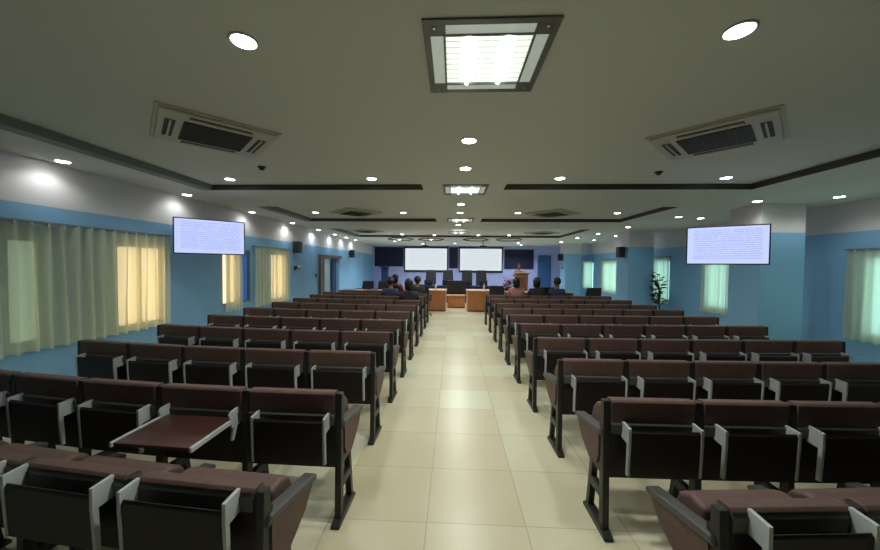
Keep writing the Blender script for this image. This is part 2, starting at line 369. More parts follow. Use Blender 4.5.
# ------------------------------------------------------------------ auditorium seats
def prototype(s, W, last, tablet, down, low=False):
    """s=+1: seat extends to +x from its aisle-side frame; origin at the foot of that frame; faces +y"""
    root = empty('auditorium_seat', 'x', 'seat')
    X = lambda a: s * a
    def bx(b, x0, x1, *r, M=None):
        a, c = sorted((X(x0), X(x1))); return b.box(a, c, *r, M=M)
    e = .026
    lean = lambda z: -.02 * (z - .35) / .47       # the back leans slightly rearwards
    def slab(b, x0, x1, ya, yb, z0, z1, n=3):
        pts = [(ya + lean(z0), z0), (yb + lean(z0), z0), (yb + lean(z1), z1 - .015), (yb - .015 + lean(z1), z1), (ya + .012 + lean(z1), z1), (ya + lean(z1), z1 - .012)]
        a, c = sorted((X(x0), X(x1))); return b.prism(pts, a, c, 'x')
    T = .69 if low else .825                     # top of the back; the rearmost row has lower backs
    zr = T - .022 if low else .69                 # where the brown band gives way to the dark rim
    zt = T - .045 if low else .675; zb = T - .105 if low else .59
    tA, tB = (.055, W - .10) if s < 0 else (.088, W - .045)
    if low and s < 0: tA, tB = .085, W - .045
    if tablet: tA, tB = .045, W - .085
    da = -.07 if low else 0
    slab(MB(), e, W - e, .0, .075, zr, T).build('backrest', M_FABRIC, root, bevel=.004)
    slab(MB(), e, W - e, -.008, .03, min(.658, zr - .07), zr).build('back_rim', M_RIM, root, bevel=.003)
    slab(MB(), e, W - e, .012, .03, .335, min(.66, zr - .07)).build('back_board', M_BOARD, root, bevel=.003)
    slab(MB(), e + .01, W - e - .01, .031, .085, .40, min(.675, zr)).build('back_cushion', M_FABRIC, root, bevel=.012)
    c = MB()
    if down:
        c.box(*sorted((X(e + .012), X(W - e - .012))), .10, .52, .38, .47)
    elif low:
        c.prism([(.12, .30), (.26, .31), (.31, .39), (.31, .50), (.28, .57), (.22, .60), (.125, .59)], *sorted((X(e + .012), X(W - e - .012))), 'x')
    else:
        c.prism([(.12, .34), (.26, .36), (.31, .46), (.31, .60), (.28, .68), (.23, .725), (.17, .735), (.125, .70)], *sorted((X(e + .012), X(W - e - .012))), 'x')
    c.build('seat_cushion', M_FABRIC, root, bevel=.025, seg=3)
    # writing tablet behind the back
    if not tablet:
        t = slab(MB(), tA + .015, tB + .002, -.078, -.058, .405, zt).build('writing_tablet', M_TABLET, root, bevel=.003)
        for xa in (tA, tB):
            b = MB(); a, c2 = sorted((X(xa), X(xa + .016)))
            b.prism([(-.095, zb), (-.095, zb + .098), (-.010, zb + .108), (-.010, zb + .012)], a, c2, 'x')
            b.build('tablet_bracket', M_WHITE, t, bevel=.0015)
            b = MB(); b.prism([(-.095, zb + .01), (-.070, zb + .01), (-.062, .405), (-.085, .405)], a, c2, 'x'); b.build('tablet_rail', M_WHITE, t, bevel=.003)
    else:
        t = MB(); a, c2 = sorted((X(tA + .015), X(tB + .002)))
        t.prism([(-.365, .618), (-.365, .636), (-.03, .648), (-.03, .630)], a, c2, 'x')
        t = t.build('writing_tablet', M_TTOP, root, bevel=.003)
        for xa in (tA, tB):
            a, c2 = sorted((X(xa), X(xa + .016)))
            MB().prism([(-.07, .60), (-.09, .685), (-.075, .705), (.0, .715), (.0, .60)], a, c2, 'x').build('tablet_bracket', M_WHITE, t, bevel=.003)
            MB().prism([(-.375, .614), (-.375, .642), (-.04, .656), (-.04, .628)], a, c2, 'x').build('tablet_rail', M_WHITE, t, bevel=.003)
            MB().prism([(-.07, .52), (-.05, .52), (-.02, .60), (-.05, .62)], a, c2, 'x').build('tablet_stay', M_WHITE, t, bevel=.002)
    # side frames
    for fx in ([0, W] if last else [0]):
        a, c2 = X(fx) - .02, X(fx) + .02
        f = MB()
        f.prism([(-.075, .0), (.25, .0), (.25, .018), (.22, .045), (.0, .045), (-.075, .018)], X(fx) - .028, X(fx) + .028, 'x')
        f.prism([(-.028, .03), (.022, .03), (.034, .36), (.034, T - .008), (-.010, T - .008), (-.02, .36)], a, c2, 'x')
        f.prism([(.185, .03), (.225, .03), (.165, .42), (.12, .42)], a, c2, 'x')
        f.prism([(.02, .36), (.16, .36), (.16, .42), (.02, .42)], a, c2, 'x')
        f.prism([(.02, .205), (.19, .205), (.18, .26), (.02, .26)], a, c2, 'x')
        f = f.build('side_frame', M_FRAME, root, bevel=.004)
        MB().prism([(.03, .60 + da), (.03, .46 + da), (.06, .40 + da), (.16, .37 + da), (.30, .45 + da), (.385, .55 + da), (.39, .555 + da)], X(fx) - .028, X(fx) + .028, 'x').build('side_panel', M_FABRIC, f, bevel=.01)
        MB().prism([(-.005, .60 + da), (.40, .545 + da), (.415, .565 + da), (.40, .58 + da), (.02, .635 + da)], X(fx) - .034, X(fx) + .034, 'x').build('armrest', M_RIM, f, bevel=.008)
        MB().prism([(.012, .63 + da), (.06, .63 + da), (.06, .66 + da), (.035, .675 + da), (.012, .66 + da)], X(fx) - .014, X(fx) + .014, 'x').build('hinge_cap', M_FRAME, f, bevel=.004)
    return root
ordn = ['aisle', 'second', 'third', 'fourth', 'fifth', 'sixth']
rown = ['nearest', 'second nearest', 'third nearest', 'fourth nearest', 'fifth nearest', 'sixth nearest', 'fourth farthest', 'third farthest', 'second farthest', 'farthest']
ROWS_L = [1.33, 2.05, 3.02, 3.95, 4.85, 5.75, 6.72, 7.68, 8.62, 9.55]
ROWS_R = [1.33, 2.05, 2.92, 3.80, 4.72, 5.58, 6.42, 7.27, 8.28, 9.35]
OCC = {('L', 9, 0), ('L', 8, 1), ('R', 9, 1), ('R', 9, 2), ('R', 9, 3), ('L', 7, 0)}
SEATPOS = {}
protos = {}
for side, s, x0, W0, n, rows, curv in (('L', -1, -.725, .625, 5, ROWS_L, .026), ('R', 1, .935, .573, 6, ROWS_R, .011)):
    for r, y in enumerate(rows):
        low = r == 0
        W = {('L', 0): .605, ('L', 1): .605, ('R', 0): .54, ('R', 1): .54, ('R', 2): .555}.get((side, r), W0)
        x00 = x0 + (.02 if side == 'L' and r == 1 else 0) + (s * (.06 if s < 0 else .125) if low else 0)
        cv = curv * (1.25 if side == 'L' and r == 1 else 1)
        fy = lambda d: y + cv * d * d + (.07 * d if low else 0)
        for k in range(n):
            d0, d1 = k * W, (k + 1) * W
            ang = math.atan2(fy(d1) - fy(d0), W) * s
            tab = side == 'L' and r == 1 and k == 1
            key = (s, k == n - 1, tab, (side, r, k) in OCC, low, W)
            first = key not in protos
            if first: protos[key] = prototype(s, W, key[1], key[2], key[3], low)
            o = protos[key] if first else dup(protos[key])
            where = 'at the aisle' if k == 0 else ('at the wall end' if k == n - 1 else ordn[k] + ' from aisle')
            lab = f"brown auditorium seat {where} in the {rown[r]} row of the {'left' if side == 'L' else 'right'} block"
            if tab: lab = 'brown auditorium seat, its mahogany writing tablet folded out flat, second nearest row, left block'
            if r > 9: continue
            loc = (x00 + s * d0, fy(d0), 0)
            place(o, loc, ang, lab, f"{'left' if side == 'L' else 'right'} block seats")
            SEATPOS[(side, r, k)] = (loc[0] + s * W / 2, (fy(d0) + fy(d1)) / 2)

# ------------------------------------------------------------------ ceiling fittings
def spot(parent, e, ang=150, z=-.02, col=(1, .985, .94)):
    l = bpy.data.lights.new('lamp', 'SPOT'); l.energy = e; l.spot_size = math.radians(ang); l.spot_blend = .5; l.shadow_soft_size = .06; l.color = col
    o = bpy.data.objects.new('lamp', l); C.objects.link(o); o.parent = parent; o.location = (0, 0, z); return o
dl0 = None
def downlight(x, y, z, label, group, e, small=False, ang=150):
    global dl0
    if dl0 is None:
        dl0 = empty('recessed_downlight', label, 'downlight')
        MB().lathe([(.098, -.001), (.1, -.006), (.085, -.010), (.082, -.001)], n=28).build('trim_ring', M_WHITE, dl0)
        MB().lathe([(.001, -.013), (.078, -.011), (.081, -.004)], n=28).build('light_disc', M_LAMP, dl0)
        o = dl0
    else: o = dup(dl0)
    for ch in list(o.children):
        if ch.type == 'LIGHT': bpy.data.objects.remove(ch)
    spot(o, e, ang, col=(.80, .89, 1) if y > 11 else (.97, 1, .93))
    place(o, (x, y, z), 0, label, group)
    if small: o.scale = (.8, .8, 1)
    return o
E0 = 25
rank = ['nearest', 'second', 'third', 'fourth', 'fifth', 'sixth', 'seventh', 'eighth', 'ninth']
for i, y in enumerate((1.9, 3.79, 5.64, 7.52, 9.45, 11.3, 12.9, 14.3, 15.7)):
    downlight(-4.62, y, ZC, 'round white downlight along the left wall, %s from the camera' % rank[i], 'downlights along the left wall', 8 if y < 8 else 16, True, 158)
for i, (x, y) in enumerate(((6.32, 5.82), (5.36, 6.2), (5.89, 8.3), (5.25, 8.1), (5.14, 10.15), (6.15, 13.0), (5.14, 12.2), (6.15, 15.0), (5.07, 14.0), (5.12, 16.2), (6.3, 3.2), (5.4, 3.2))):
    lab = ['round downlight near the right wall, beyond the big pillar', 'round downlight just in front of the big right pillar', 'round downlight above the right television, outer one of two', 'round downlight above the right television, inner one of two',
           'round downlight before the middle right pillar', 'outer round downlight between middle and farthest right pillars', 'inner round downlight just past the middle right pillar', 'outer round downlight nearest the farthest right pillar',
           'inner round downlight midway between middle and farthest pillars', 'round downlight just in front of the farthest right pillar', 'round downlight near right wall beside the camera, outer one', 'round downlight near right wall beside the camera, inner one'][i]
    downlight(x, y, ZC, lab, 'downlights along the right wall', 13, True, 158)
cols = [(-3.36, 'outer left'), (-1.21, 'inner left'), (1.52, 'inner right'), (3.82, 'outer right')]
for (yy, rn) in ((1.9, 'nearest'), (4.92, 'second'), (8.05, 'third')):
    for x, cn in cols:
        if yy < 2 and abs(x) > 3: continue
        downlight(x, yy, ZT, f'round ceiling downlight in the {cn} column, {rn} tray row', 'downlights in the ceiling trays', E0, False, 165)
for i, y in enumerate((3.23, 4.14, 6.51, 7.54, 9.75)):
    downlight(.14, y, ZC, 'round downlight over the aisle, %s from the camera' % rank[i], 'downlights over the aisle', E0 * .6, True)
fr = [(-2.09, 13.6, 0), (-2.47, 15.3, 0), (-2.88, 16.4, 0), (-.78, 13.8, 0), (-1.0, 15.2, 0), (-1.62, 17.9, 0), (.09, 17.7, 0), (1.02, 13.8, 0), (2.26, 13.8, 0), (2.6, 15.8, 0), (3.27, 17.1, 0), (3.73, 18.6, 0)]
frl = ['first spot of the left hexagonal coffer', 'second spot of the left hexagonal coffer', 'third spot of the left hexagonal coffer', 'first spot of the centre left coffer', 'second spot of the centre left coffer',
       'spot before the left projection screen', 'spot between the two projection screens', 'spot in the centre right coffer', 'first spot of the right coffer', 'second spot of the right coffer', 'spot before the right navy panel', 'farthest spot near the front right']
for (x, y, _), l in zip(fr, frl):
    downlight(x, y, (ZT if y < 14 else ZC), 'small round downlight, ' + l, 'downlights over the stage area', 100, True, 150)

downlight(XL - .65, 13.1, 2.24, 'added unseen downlight brightening the lobby beyond the left doorway', 'added lobby lamp', 25, True, 160)  # added lamp, out of view, put in to brighten the lobby

def troffer(y, label):
    root = empty('ceiling_troffer_light', label, 'ceiling light', (.175, y, ZC), 0, 'square louvre light panels over the aisle')
    h, i_, z = .34, .225, -.012
    f = MB()
    f.box(-h, h, -h, -h + .035, z, -.001).box(-h, h, h - .035, h, z, -.001).box(-h, -h + .035, -h + .035, h - .035, z, -.001).box(h - .035, h, -h + .035, h - .035, z, -.001)
    for sx in (-1, 1):
        for sy in (-1, 1): f.box(*sorted((sx * (h - .036), sx * i_)), *sorted((sy * (h - .036), sy * i_)), z, -.001)
    t = .012
    f.box(-i_ - t, i_ + t, -i_ - t, -i_, z - .004, -.001).box(-i_ - t, i_ + t, i_, i_ + t, z - .004, -.001).box(-i_ - t, -i_, -i_, i_, z - .004, -.001).box(i_, i_ + t, -i_, i_, z - .004, -.001)
    f.build('panel_frame', M_STEEL, root)
    for (a, b_, c, d_) in ((-h + .036, -i_ - t, -i_, i_), (i_ + t, h - .036, -i_, i_), (-i_, i_, -h + .036, -i_ - t), (-i_, i_, i_ + t, h - .036)):
        MB().box(a, b_, c, d_, -.009, -.001).build('frosted_strip', M_FROST, root)
    MB().box(-i_, i_, -i_, i_, -.004, -.001).build('diffuser', M_DIFF, root)
    for x in (-.1, .1):
        MB().tube((x, -i_ + .01, -.017), (x, i_ - .01, -.017), .0125, 10).build('lamp_tube', M_TUBE, root, smooth=True)
    lv = MB()
    for k in range(1, 9):
        yy = -i_ + 2 * i_ * k / 9; lv.box(-i_, i_, yy - .0015, yy + .0015, -.008, -.004)
    for k in range(-3, 4):
        if k in (-2, 2): continue
        lv.box(k * .05 - .001, k * .05 + .001, -i_, i_, -.008, -.004)
    lv.build('louvre', M_FROST, root)
    for sx in (-1, 1):
        for sy in (-1, 1): MB().lathe([(.010, 0), (.010, -.004), (.006, -.007)], (sx * (h - .055), sy * (h - .055), z), 10).build('screw_cap', M_CHROME, root)
    spot(root, 62, 168, -.035, (.97, 1, .94))
for y, lb in ((1.99, 'large square steel framed light panel over the aisle, nearest the camera'), (5.3, 'square light panel over the aisle, second from the camera'),
              (8.75, 'square light panel over the aisle, third from the camera'), (12.0, 'square light panel over the aisle, farthest and smallest looking')):
    troffer(y, lb)

# air-conditioning cassettes set at 45 degrees
def cassette():
    r = empty('ceiling_air_conditioner', 'x', 'air conditioner')
    h = .48
    f = MB(); g = .27; zz = -.035
    f.prism([(-h, -h), (h, -h), (h, h), (-h, h)], -.012, 0, 'z')
    f.prism([(-h + .03, -h + .03), (h - .03, -h + .03), (h - .03, h - .03), (-h + .03, h - .03)], zz, -.012, 'z')
    f.build('cassette_panel', M_ACW, r, bevel=.008)
    gr = MB().box(-g, g, -g, g, zz - .008, zz)
    for k in range(13): gr.box(-g + .01, g - .01, -g + .02 + k * .041, -g + .03 + k * .041, zz - .012, zz - .008)
    gr.build('intake_grille', M_ACG, r)
    for k in range(4):
        M = Matrix.Rotation(k * PI / 2, 4, 'Z')
        s_ = MB().box(-.24, .24, .325, .40, zz - .003, zz, M=M).build('air_slot', M_ACG, r)
        MB().box(-.235, .235, .352, .368, zz - .012, zz - .003, M=M).build('louvre_blade', M_ACW, s_)
    return r
ac = None
for x, y, l in ((-2.36, 3.24, 'diamond-set ceiling air conditioner, left of the aisle, nearest'), (2.55, 3.42, 'diamond-set ceiling air conditioner, right of the aisle, nearest'),
                (-2.36, 8.0, 'diamond-set ceiling air conditioner, left of the aisle, second'), (2.33, 8.1, 'diamond-set ceiling air conditioner, right of the aisle, second'),
                (-3.2, 12.3, 'diamond-set ceiling air conditioner, left of the aisle, farthest'), (3.3, 12.7, 'diamond-set ceiling air conditioner, right of the aisle, farthest')):
    o = cassette() if ac is None else dup(ac)
    ac = ac or o
    place(o, (x, y, ZT), PI / 4, l, 'ceiling air conditioners')
sd = None
for x, y, l in ((-2.52, 4.32, 'small dark smoke detector on the ceiling left of the aisle'), (2.72, 4.62, 'small dark smoke detector on the ceiling right of the aisle')):
    if sd is None:
        o = empty('smoke_detector', l, 'smoke detector')
        MB().lathe([(.05, 0), (.052, -.012), (.04, -.02)], n=18).build('detector_base', M_FRAME, o)
        MB().lathe([(.03, -.02), (.03, -.035), (.02, -.045)], n=18).build('detector_head', M_BLACK, o); sd = o
    else: o = dup(sd)
    place(o, (x, y, ZT), 0, l, 'smoke detectors')
# hexagonal coffer mouldings near the stage
k = TRIMK
for cx, cy in ((-2.35, 14.9), (-1.0, 15.0), (1.0, 15.0), (2.45, 14.9)):
    b = MB(); R, r_ = .58, .54
    for i in range(6):
        a, c = PI / 3 * i, PI / 3 * (i + 1)
        P = lambda R_, t: (cx + R_ * math.cos(t), cy + 1.5 * R_ * math.sin(t))
        pts = [P(R, a), P(R, c), P(r_, c), P(r_, a)]
        b.prism(pts, ZC - .035, ZC, 'z')
    struct(b.build('trim_%d' % k, M_TRIM)); k += 1

# projectors
def projector(x, label):
    r = empty('ceiling_projector', label, 'projector', (x, 17.0, ZC), 0, 'ceiling projectors')
    MB().lathe([(.06, 0), (.06, -.015)], n=16).tube((0, 0, -.015), (0, 0, -.16), .018).build('mount_pole', M_BLACK, r)
    b = MB().box(-.17, .17, -.13, .13, -.27, -.16).build('projector_body', M_BLACK, r, bevel=.015)
    MB().tube((.06, .13, -.215), (.06, .155, -.215), .035, 16).build('lens', M_CHROME, b)
projector(-1.42, 'small black ceiling projector before the left projection screen')
projector(1.5, 'small black ceiling projector before the right projection screen')

# ------------------------------------------------------------------ screens and wall panels
def tv(label, pL, pR, zc, h, smat, arm):
    """pL/pR: floor positions of the left and right edges as seen from the seats"""
    pL, pR = Vector(pL), Vector(pR); c = (pL + pR) / 2; w = (pR - pL).length; ang = math.atan2(pR.y - pL.y, pR.x - pL.x)
    r = empty('wall_television', label, 'television', (c.x, c.y, zc), ang, 'wall televisions')
    MB().box(-w / 2, w / 2, 0, .05, -h / 2, h / 2).box(-w * .3, w * .3, .05, .085, -h * .3, h * .3).build('tv_body', M_BLACK, r, bevel=.006)
    b = MB(); t = .018; y = -.003
    b.quad([(-w / 2 + t, y, -h / 2 + t), (w / 2 - t, y, -h / 2 + t), (w / 2 - t, y, h / 2 - t), (-w / 2 + t, y, h / 2 - t)], uv=True); b.raw = True
    b.build('tv_screen', smat, r)
    a = Vector(arm) - Vector((c.x, c.y, zc)); R = Matrix.Rotation(-ang, 4, 'Z'); a = R @ a
    MB().tube((0, .08, 0), a, .022, 10).tube((0, .085, .12), (0, .085, -.12), .02).box(a.x - .06, a.x + .06, a.y - .06, a.y + .06, a.z - .12, a.z + .12).build('wall_arm', M_BLACK, r)
tv('television with a lit page of text, on a bracket at the left wall', (-4.555, 5.26), (-3.795, 5.96), 2.085, .60, M_SCREEN_TV, (XL + .06, 6.1, 2.13))
tv('television with a lit page of text, before the big right pillar', (3.78, 5.63), (4.60, 5.08), 1.98, .60, M_SCREEN_TV2, (5.59, 6.8, 2.0))

def pscreen(x0, x1, z0, z1, label):
    r = empty('projection_screen', label, 'screen', ((x0 + x1) / 2, YF - .02, (z0 + z1) / 2), 0, 'projection screens')
    w, h = (x1 - x0) / 2, (z1 - z0) / 2
    MB().box(-w, w, -.02, .018, -h, h).build('screen_border', M_BLACK, r)
    b = MB(); t = .07; y = -.023
    b.quad([(-w + t, y, -h + .11), (w - t, y, -h + .11), (w - t, y, h - .04), (-w + t, y, h - .04)], uv=True); b.raw = True
    b.build('screen_surface', M_SCREEN_P, r)
    MB().tube((-w - .02, -.03, h + .03), (w + .02, -.03, h + .03), .035, 12).box(-w, -w + .04, -.04, -.02, h, ZC - (z0 + z1) / 2).box(w - .04, w, -.04, -.02, h, ZC - (z0 + z1) / 2).build('roller_case', M_BLACK, r)
    MB().tube((-w, -.02, -h), (w, -.02, -h), .018, 8).build('bottom_bar', M_BLACK, r)
pscreen(-2.93, -.30, 1.26, 2.70, 'glowing white projection screen on the left of front wall')
pscreen(.34, 2.93, 1.26, 2.70, 'glowing white projection screen on the right of front wall')
def npanel(x0, x1, z0, z1, l):
    r = tag(bpy.data.objects.new('wall_panel', None), l, 'panel', 'navy acoustic panels on the front wall'); C.objects.link(r); r.location = ((x0 + x1) / 2, YF, (z0 + z1) / 2)
    w, h = (x1 - x0) / 2, (z1 - z0) / 2
    MB().box(-w, w, -.035, 0, -h, h).build('panel_board', M_NAVY, r, bevel=.004)
    MB().box(-w - .02, w + .02, -.04, 0, h, h + .03).box(-w - .02, w + .02, -.04, 0, -h - .03, -h).build('panel_edging', M_BLACK, r)
npanel(-4.72, -2.98, 1.60, 2.70, 'dark navy panel at the left end of the front wall')
npanel(-.24, .28, 1.52, 2.70, 'narrow dark navy panel between the two projection screens')
npanel(3.03, 4.74, 1.52, 2.60, 'dark navy panel on the front wall behind the lectern')

# ------------------------------------------------------------------ wall things
sp = None
for x, y, z, rz, l in ((XL, 9.98, 2.15, 0, 'black wall loudspeaker on the left wall, nearer one'), (XL, 15.5, 2.15, 0, 'black wall loudspeaker on the left wall beyond the doorway'),
                       (5.65, 11.35, 2.13, PI, 'black wall loudspeaker on the middle right pillar'), (5.65, 17.6, 2.13, PI, 'black wall loudspeaker on the farthest right pillar')):
    if sp is None:
        o = empty('wall_loudspeaker', l, 'loudspeaker')
        MB().prism([(.04, -.13), (.22, -.11), (.22, .11), (.04, .13)], -.175, .175, 'z').build('speaker_cabinet', M_BLACK, o, bevel=.01)
        MB().prism([(.22, -.10), (.226, -.10), (.226, .10), (.22, .10)], -.16, .16, 'z').build('speaker_grille', M_FRAME, o)
        MB().box(0, .04, -.04, .04, -.05, .05).build('wall_bracket', M_FRAME, o); sp = o
    else: o = dup(sp)
    place(o, (x, y, z), rz, l, 'wall loudspeakers')
cm = None
for x, y, z, rz, l in ((XL, 10.1, 1.53, 0, 'small wall camera under the nearer left loudspeaker'), (5.65, 17.55, 1.62, PI, 'small wall camera under the farthest right loudspeaker')):
    if cm is None:
        o = empty('security_camera', l, 'camera')
        MB().box(0, .03, -.08, .02, -.08, .04).tube((.02, -.03, -.02), (.16, -.03, -.02), .018).build('camera_mount', M_BLACK, o)
        MB().tube((.10, -.12, .02), (.10, .10, .02), .045, 14).build('camera_body', M_POTW, o, smooth=False)
        MB().tube((.10, -.145, .02), (.10, -.12, .02), .035, 14).build('camera_lens', M_BLACK, o); cm = o
    else: o = dup(cm)
    place(o, (x, y, z), rz, l, 'wall cameras')
o = empty('light_switch', 'small dark switch plate on left wall between curtain and doorway', 'switch', (XL, 11.65, 1.24))
MB().box(0, .012, -.06, .06, -.06, .06).build('switch_plate', M_BLACK, o, bevel=.003)
MB().box(.012, .02, -.02, .02, -.03, .03).build('rocker', M_FRAME, o)

# ------------------------------------------------------------------ stage furniture
def desk(label, x0, x1, y0, y1, h, top, body, ends=(1, 1), paneled='front', group=None):
    cx, cy = (x0 + x1) / 2, (y0 + y1) / 2; w, d_ = (x1 - x0) / 2, (y1 - y0) / 2
    r = empty('wooden_desk', label, 'desk', (cx, cy, 0), 0, group)
    MB().box(-w - .02, w + .02, -d_ - .02, d_ + .02, h - .035, h).build('desk_top', top, r, bevel=.006)
    MB().box(-w, w, -d_ + .02, -d_ + .045, .05, h - .035).build('front_panel', body, r, bevel=.003)
    for s in (-1, 1):
        MB().box(*sorted((s * w, s * (w - .03))), -d_, d_, 0, h - .035).build('end_panel', M_WOODL if ends[0 if s < 0 else 1] == 2 else body, r, bevel=.003)
    MB().box(-w + .03, w - .03, -d_ + .01, -d_ + .02, .0, .06).build('plinth', M_WOODD, r)
    return r
desk('orange wooden desk left of the gap at the end of aisle', -1.75, -.24, 11.92, 12.7, .76, M_WOODL, M_WOOD, (1, 2))
desk('orange wooden desk right of the gap at the end of aisle', .51, 1.50, 11.92, 12.7, .76, M_WOODL, M_WOOD, (2, 1))
desk('low wooden connecting desk in the gap between the aisle desks', -.21, .48, 12.9, 13.3, .50, M_WOODL, M_WOOD)
desk('long dark head table before the four high-back chairs', -1.6, 2.0, 14.7, 15.3, .76, M_NAVY2, M_NAVY2)
desk('reddish side table at front left beside the aisle desks', -3.9, -2.0, 11.3, 12.0, .76, M_WOODD, M_WOODD)
desk('reddish side table at front right beside the flowers', 1.75, 4.0, 11.3, 12.0, .76, M_WOODD, M_WOODD)

def exec_chair(w, top, seat_z=.46, high=True):
    r = empty('office_chair', 'x', 'chair')
    h = w / 2
    MB().box(-h, h, -.24, .26, seat_z, seat_z + .11).build('seat', M_BLEATH, r, bevel=.03, seg=3)
    b = MB(); n = 8; P = []
    for i in range(n + 1):
        t = i / n; z = seat_z + .08 + (top - seat_z - .08) * t; ww = h * (1 - .10 * t ** 3) ; P.append((ww, z, -.22 - .10 * t))
    for sgn in (0,):
        rings = [[b.bm.verts.new(v) for v in ((-ww, y, z), (ww, y, z), (ww * .96, y - .09, z), (-ww * .96, y - .09, z))] for ww, z, y in P]
        for a, c in zip(rings, rings[1:]):
            for q in range(4): b.bm.faces.new((a[q], a[(q + 1) % 4], c[(q + 1) % 4], c[q]))
        b.bm.faces.new(rings[0]); b.bm.faces.new(rings[-1][::-1])
    b.build('backrest', M_BLEATH, r, bevel=.025, seg=3)
    for s in (-1, 1):
        MB().box(*sorted((s * h, s * (h + .06))), -.2, .14, seat_z + .22, seat_z + .26).box(*sorted((s * (h + .015), s * (h + .045))), -.05, .0, seat_z + .04, seat_z + .22).build('armrest', M_BLACK, r, bevel=.008)
    MB().tube((0, 0, .1), (0, 0, seat_z), .03, 12).build('gas_column', M_CHROME, r)
    f = MB()
    for k_ in range(5):
        a = 2 * PI * k_ / 5 + .3; f.tube((0, 0, .12), (.29 * math.cos(a), .29 * math.sin(a), .075), .025, 8, .016)
    f.build('star_base', M_BLACK, r)
    for k_ in range(5):
        a = 2 * PI * k_ / 5 + .3; x, y = .29 * math.cos(a), .29 * math.sin(a)
        MB().tube((x - .02, y, .03), (x + .02, y, .03), .03, 12).tube((x, y, .03), (x, y, .075), .012).build('caster', M_BLACK, r)
    return r
hi = None
for x, l in ((-1.07, 'leftmost high-back black chair behind the head table'), (-.24, 'high-back black chair, second from left behind the head table'), (.68, 'high-back black chair, third from left behind the head table'), (1.37, 'rightmost high-back black chair behind the head table')):
    o = exec_chair(.52, 1.43) if hi is None else dup(hi); hi = hi or o
    place(o, (x, 16.0, 0), PI, l, 'high-back chairs behind the head table')
o = exec_chair(.78, 1.05, .40); place(o, (.13, 13.72, 0), 0, 'wide low black leather chair just behind the low connecting desk')
lo = None
for x, y, rz, l in ((-3.42, 12.9, 3.0, 'black office chair behind front left side table, nearer the wall'), (-2.72, 13.1, 3.3, 'black office chair behind front left side table, nearer the aisle'), (-1.2, 11.45, .2, 'black office chair behind the left aisle desk'),
                    (-.98, 10.7, .0, 'black office chair close to the left aisle desk end'), (1.45, 11.2, -.1, 'black office chair at the right aisle desk'), (2.9, 10.8, 0, 'black office chair at front right side table'),
                    (4.25, 10.75, .15, 'black office chair standing alone at front right near the pillar')):
    o = exec_chair(.50, 1.0) if lo is None else dup(lo); lo = lo or o
    place(o, (x, y, 0), rz, l, 'mid-back office chairs round the side tables')

def laptop(x, y, z, rz, label):
    r = empty('laptop_computer', label, 'laptop', (x, y, z), rz, 'laptops on the head table')
    MB().box(-.17, .17, -.12, .12, 0, .018).build('keyboard_base', M_BLACK, r, bevel=.004)
    MB().box(-.17, .17, 0, .012, 0, .23, M=Matrix.Translation((0, -.125, .015)) @ Matrix.Rotation(.25, 4, 'X')).build('lid', M_BLACK, r, bevel=.004)
for i, x in enumerate((-1.1, -.3, .66, 1.35)):
    laptop(x, 15.0, .761, 0, ['open black laptop, leftmost on the head table', 'open black laptop, second from left on the head table', 'open black laptop, third from left on the head table', 'open black laptop, rightmost on the head table'][i])
def bottle(x, y, z, label):
    r = empty('water_bottle', label, 'bottle', (x, y, z), 0)
    MB().lathe([(.030, 0), (.033, .01), (.033, .13), (.028, .155), (.013, .185), (.013, .2)], n=14).build('bottle_body', M_POTW, r)
    MB().lathe([(.015, .2), (.015, .222), (.012, .225)], n=12).build('bottle_cap', M_WHITE, r)
bottle(-.62, 12.2, .76, 'white water bottle on the left aisle desk')
bottle(1.15, 12.4, .76, 'white water bottle on the right aisle desk')
for x, y, rz, l, z in ((-1.2, 12.25, .2, 'white paper sheet lying on the left aisle desk', .761), (.72, 12.2, -.2, 'white paper sheet on right aisle desk near the gap', .761), (1.0, 12.15, .3, 'white paper sheet on right aisle desk beside the bottle', .761),
                       (-2.45, 11.6, .1, 'white paper sheet on the front left side table', .761), (-3.2, 11.55, -.2, 'white paper sheet at wall end of the left side table', .761), (2.4, 11.6, .2, 'white paper sheet on the front right side table', .761)):
    o = MB().box(-.15, .15, -.105, .105, 0, .004).build('paper_sheet', M_PAPER); tag(o, l, 'paper'); o.location = (x, y, z); o.rotation_euler = (0, 0, rz)

# dark navy stand at the left, wooden lectern at the right
r = empty('podium_stand', 'tall narrow navy podium near the front wall, left side', 'podium', (-3.68, 18.0, 0))
MB().box(-.28, .28, -.25, .25, 0, .06).build('base', M_NAVY2, r, bevel=.01)
MB().prism([(-.17, .06), (.17, .06), (.18, 1.5), (-.18, 1.5)], -.13, .13, 'y').build('column', M_NAVY2, r, bevel=.008)
MB().prism([(-.26, 1.5), (.24, 1.56), (.24, 1.60), (-.26, 1.54)], -.25, .25, 'x').build('reading_top', M_NAVY2, r, bevel=.006)
LX, LY = 3.22, 15.9
r = empty('lectern', 'brown wooden lectern with wide sloping top at front right', 'lectern', (LX, LY, 0))
MB().box(-.42, .42, -.32, .42, 0, .14).build('base', M_WOODL, r, bevel=.008)
MB().prism([(-.24, .14), (.24, .14), (.27, 1.26), (-.27, 1.26)], -.2, .2, 'y').build('column', M_LECT, r, bevel=.008)
MB().box(-.15, .15, -.215, -.2, .3, 1.15).build('front_inset', M_WOODD, r, bevel=.004)
MB().prism([(-.28, 1.32), (.26, 1.22), (.26, 1.26), (-.28, 1.36)], -.36, .36, 'x').build('reading_top', M_WOODL, r, bevel=.006)
MB().tube((.2, -.1, 1.31), (.2, .05, 1.48), .006).ball((.2, .055, 1.49), .018).build('microphone', M_BLACK, r)

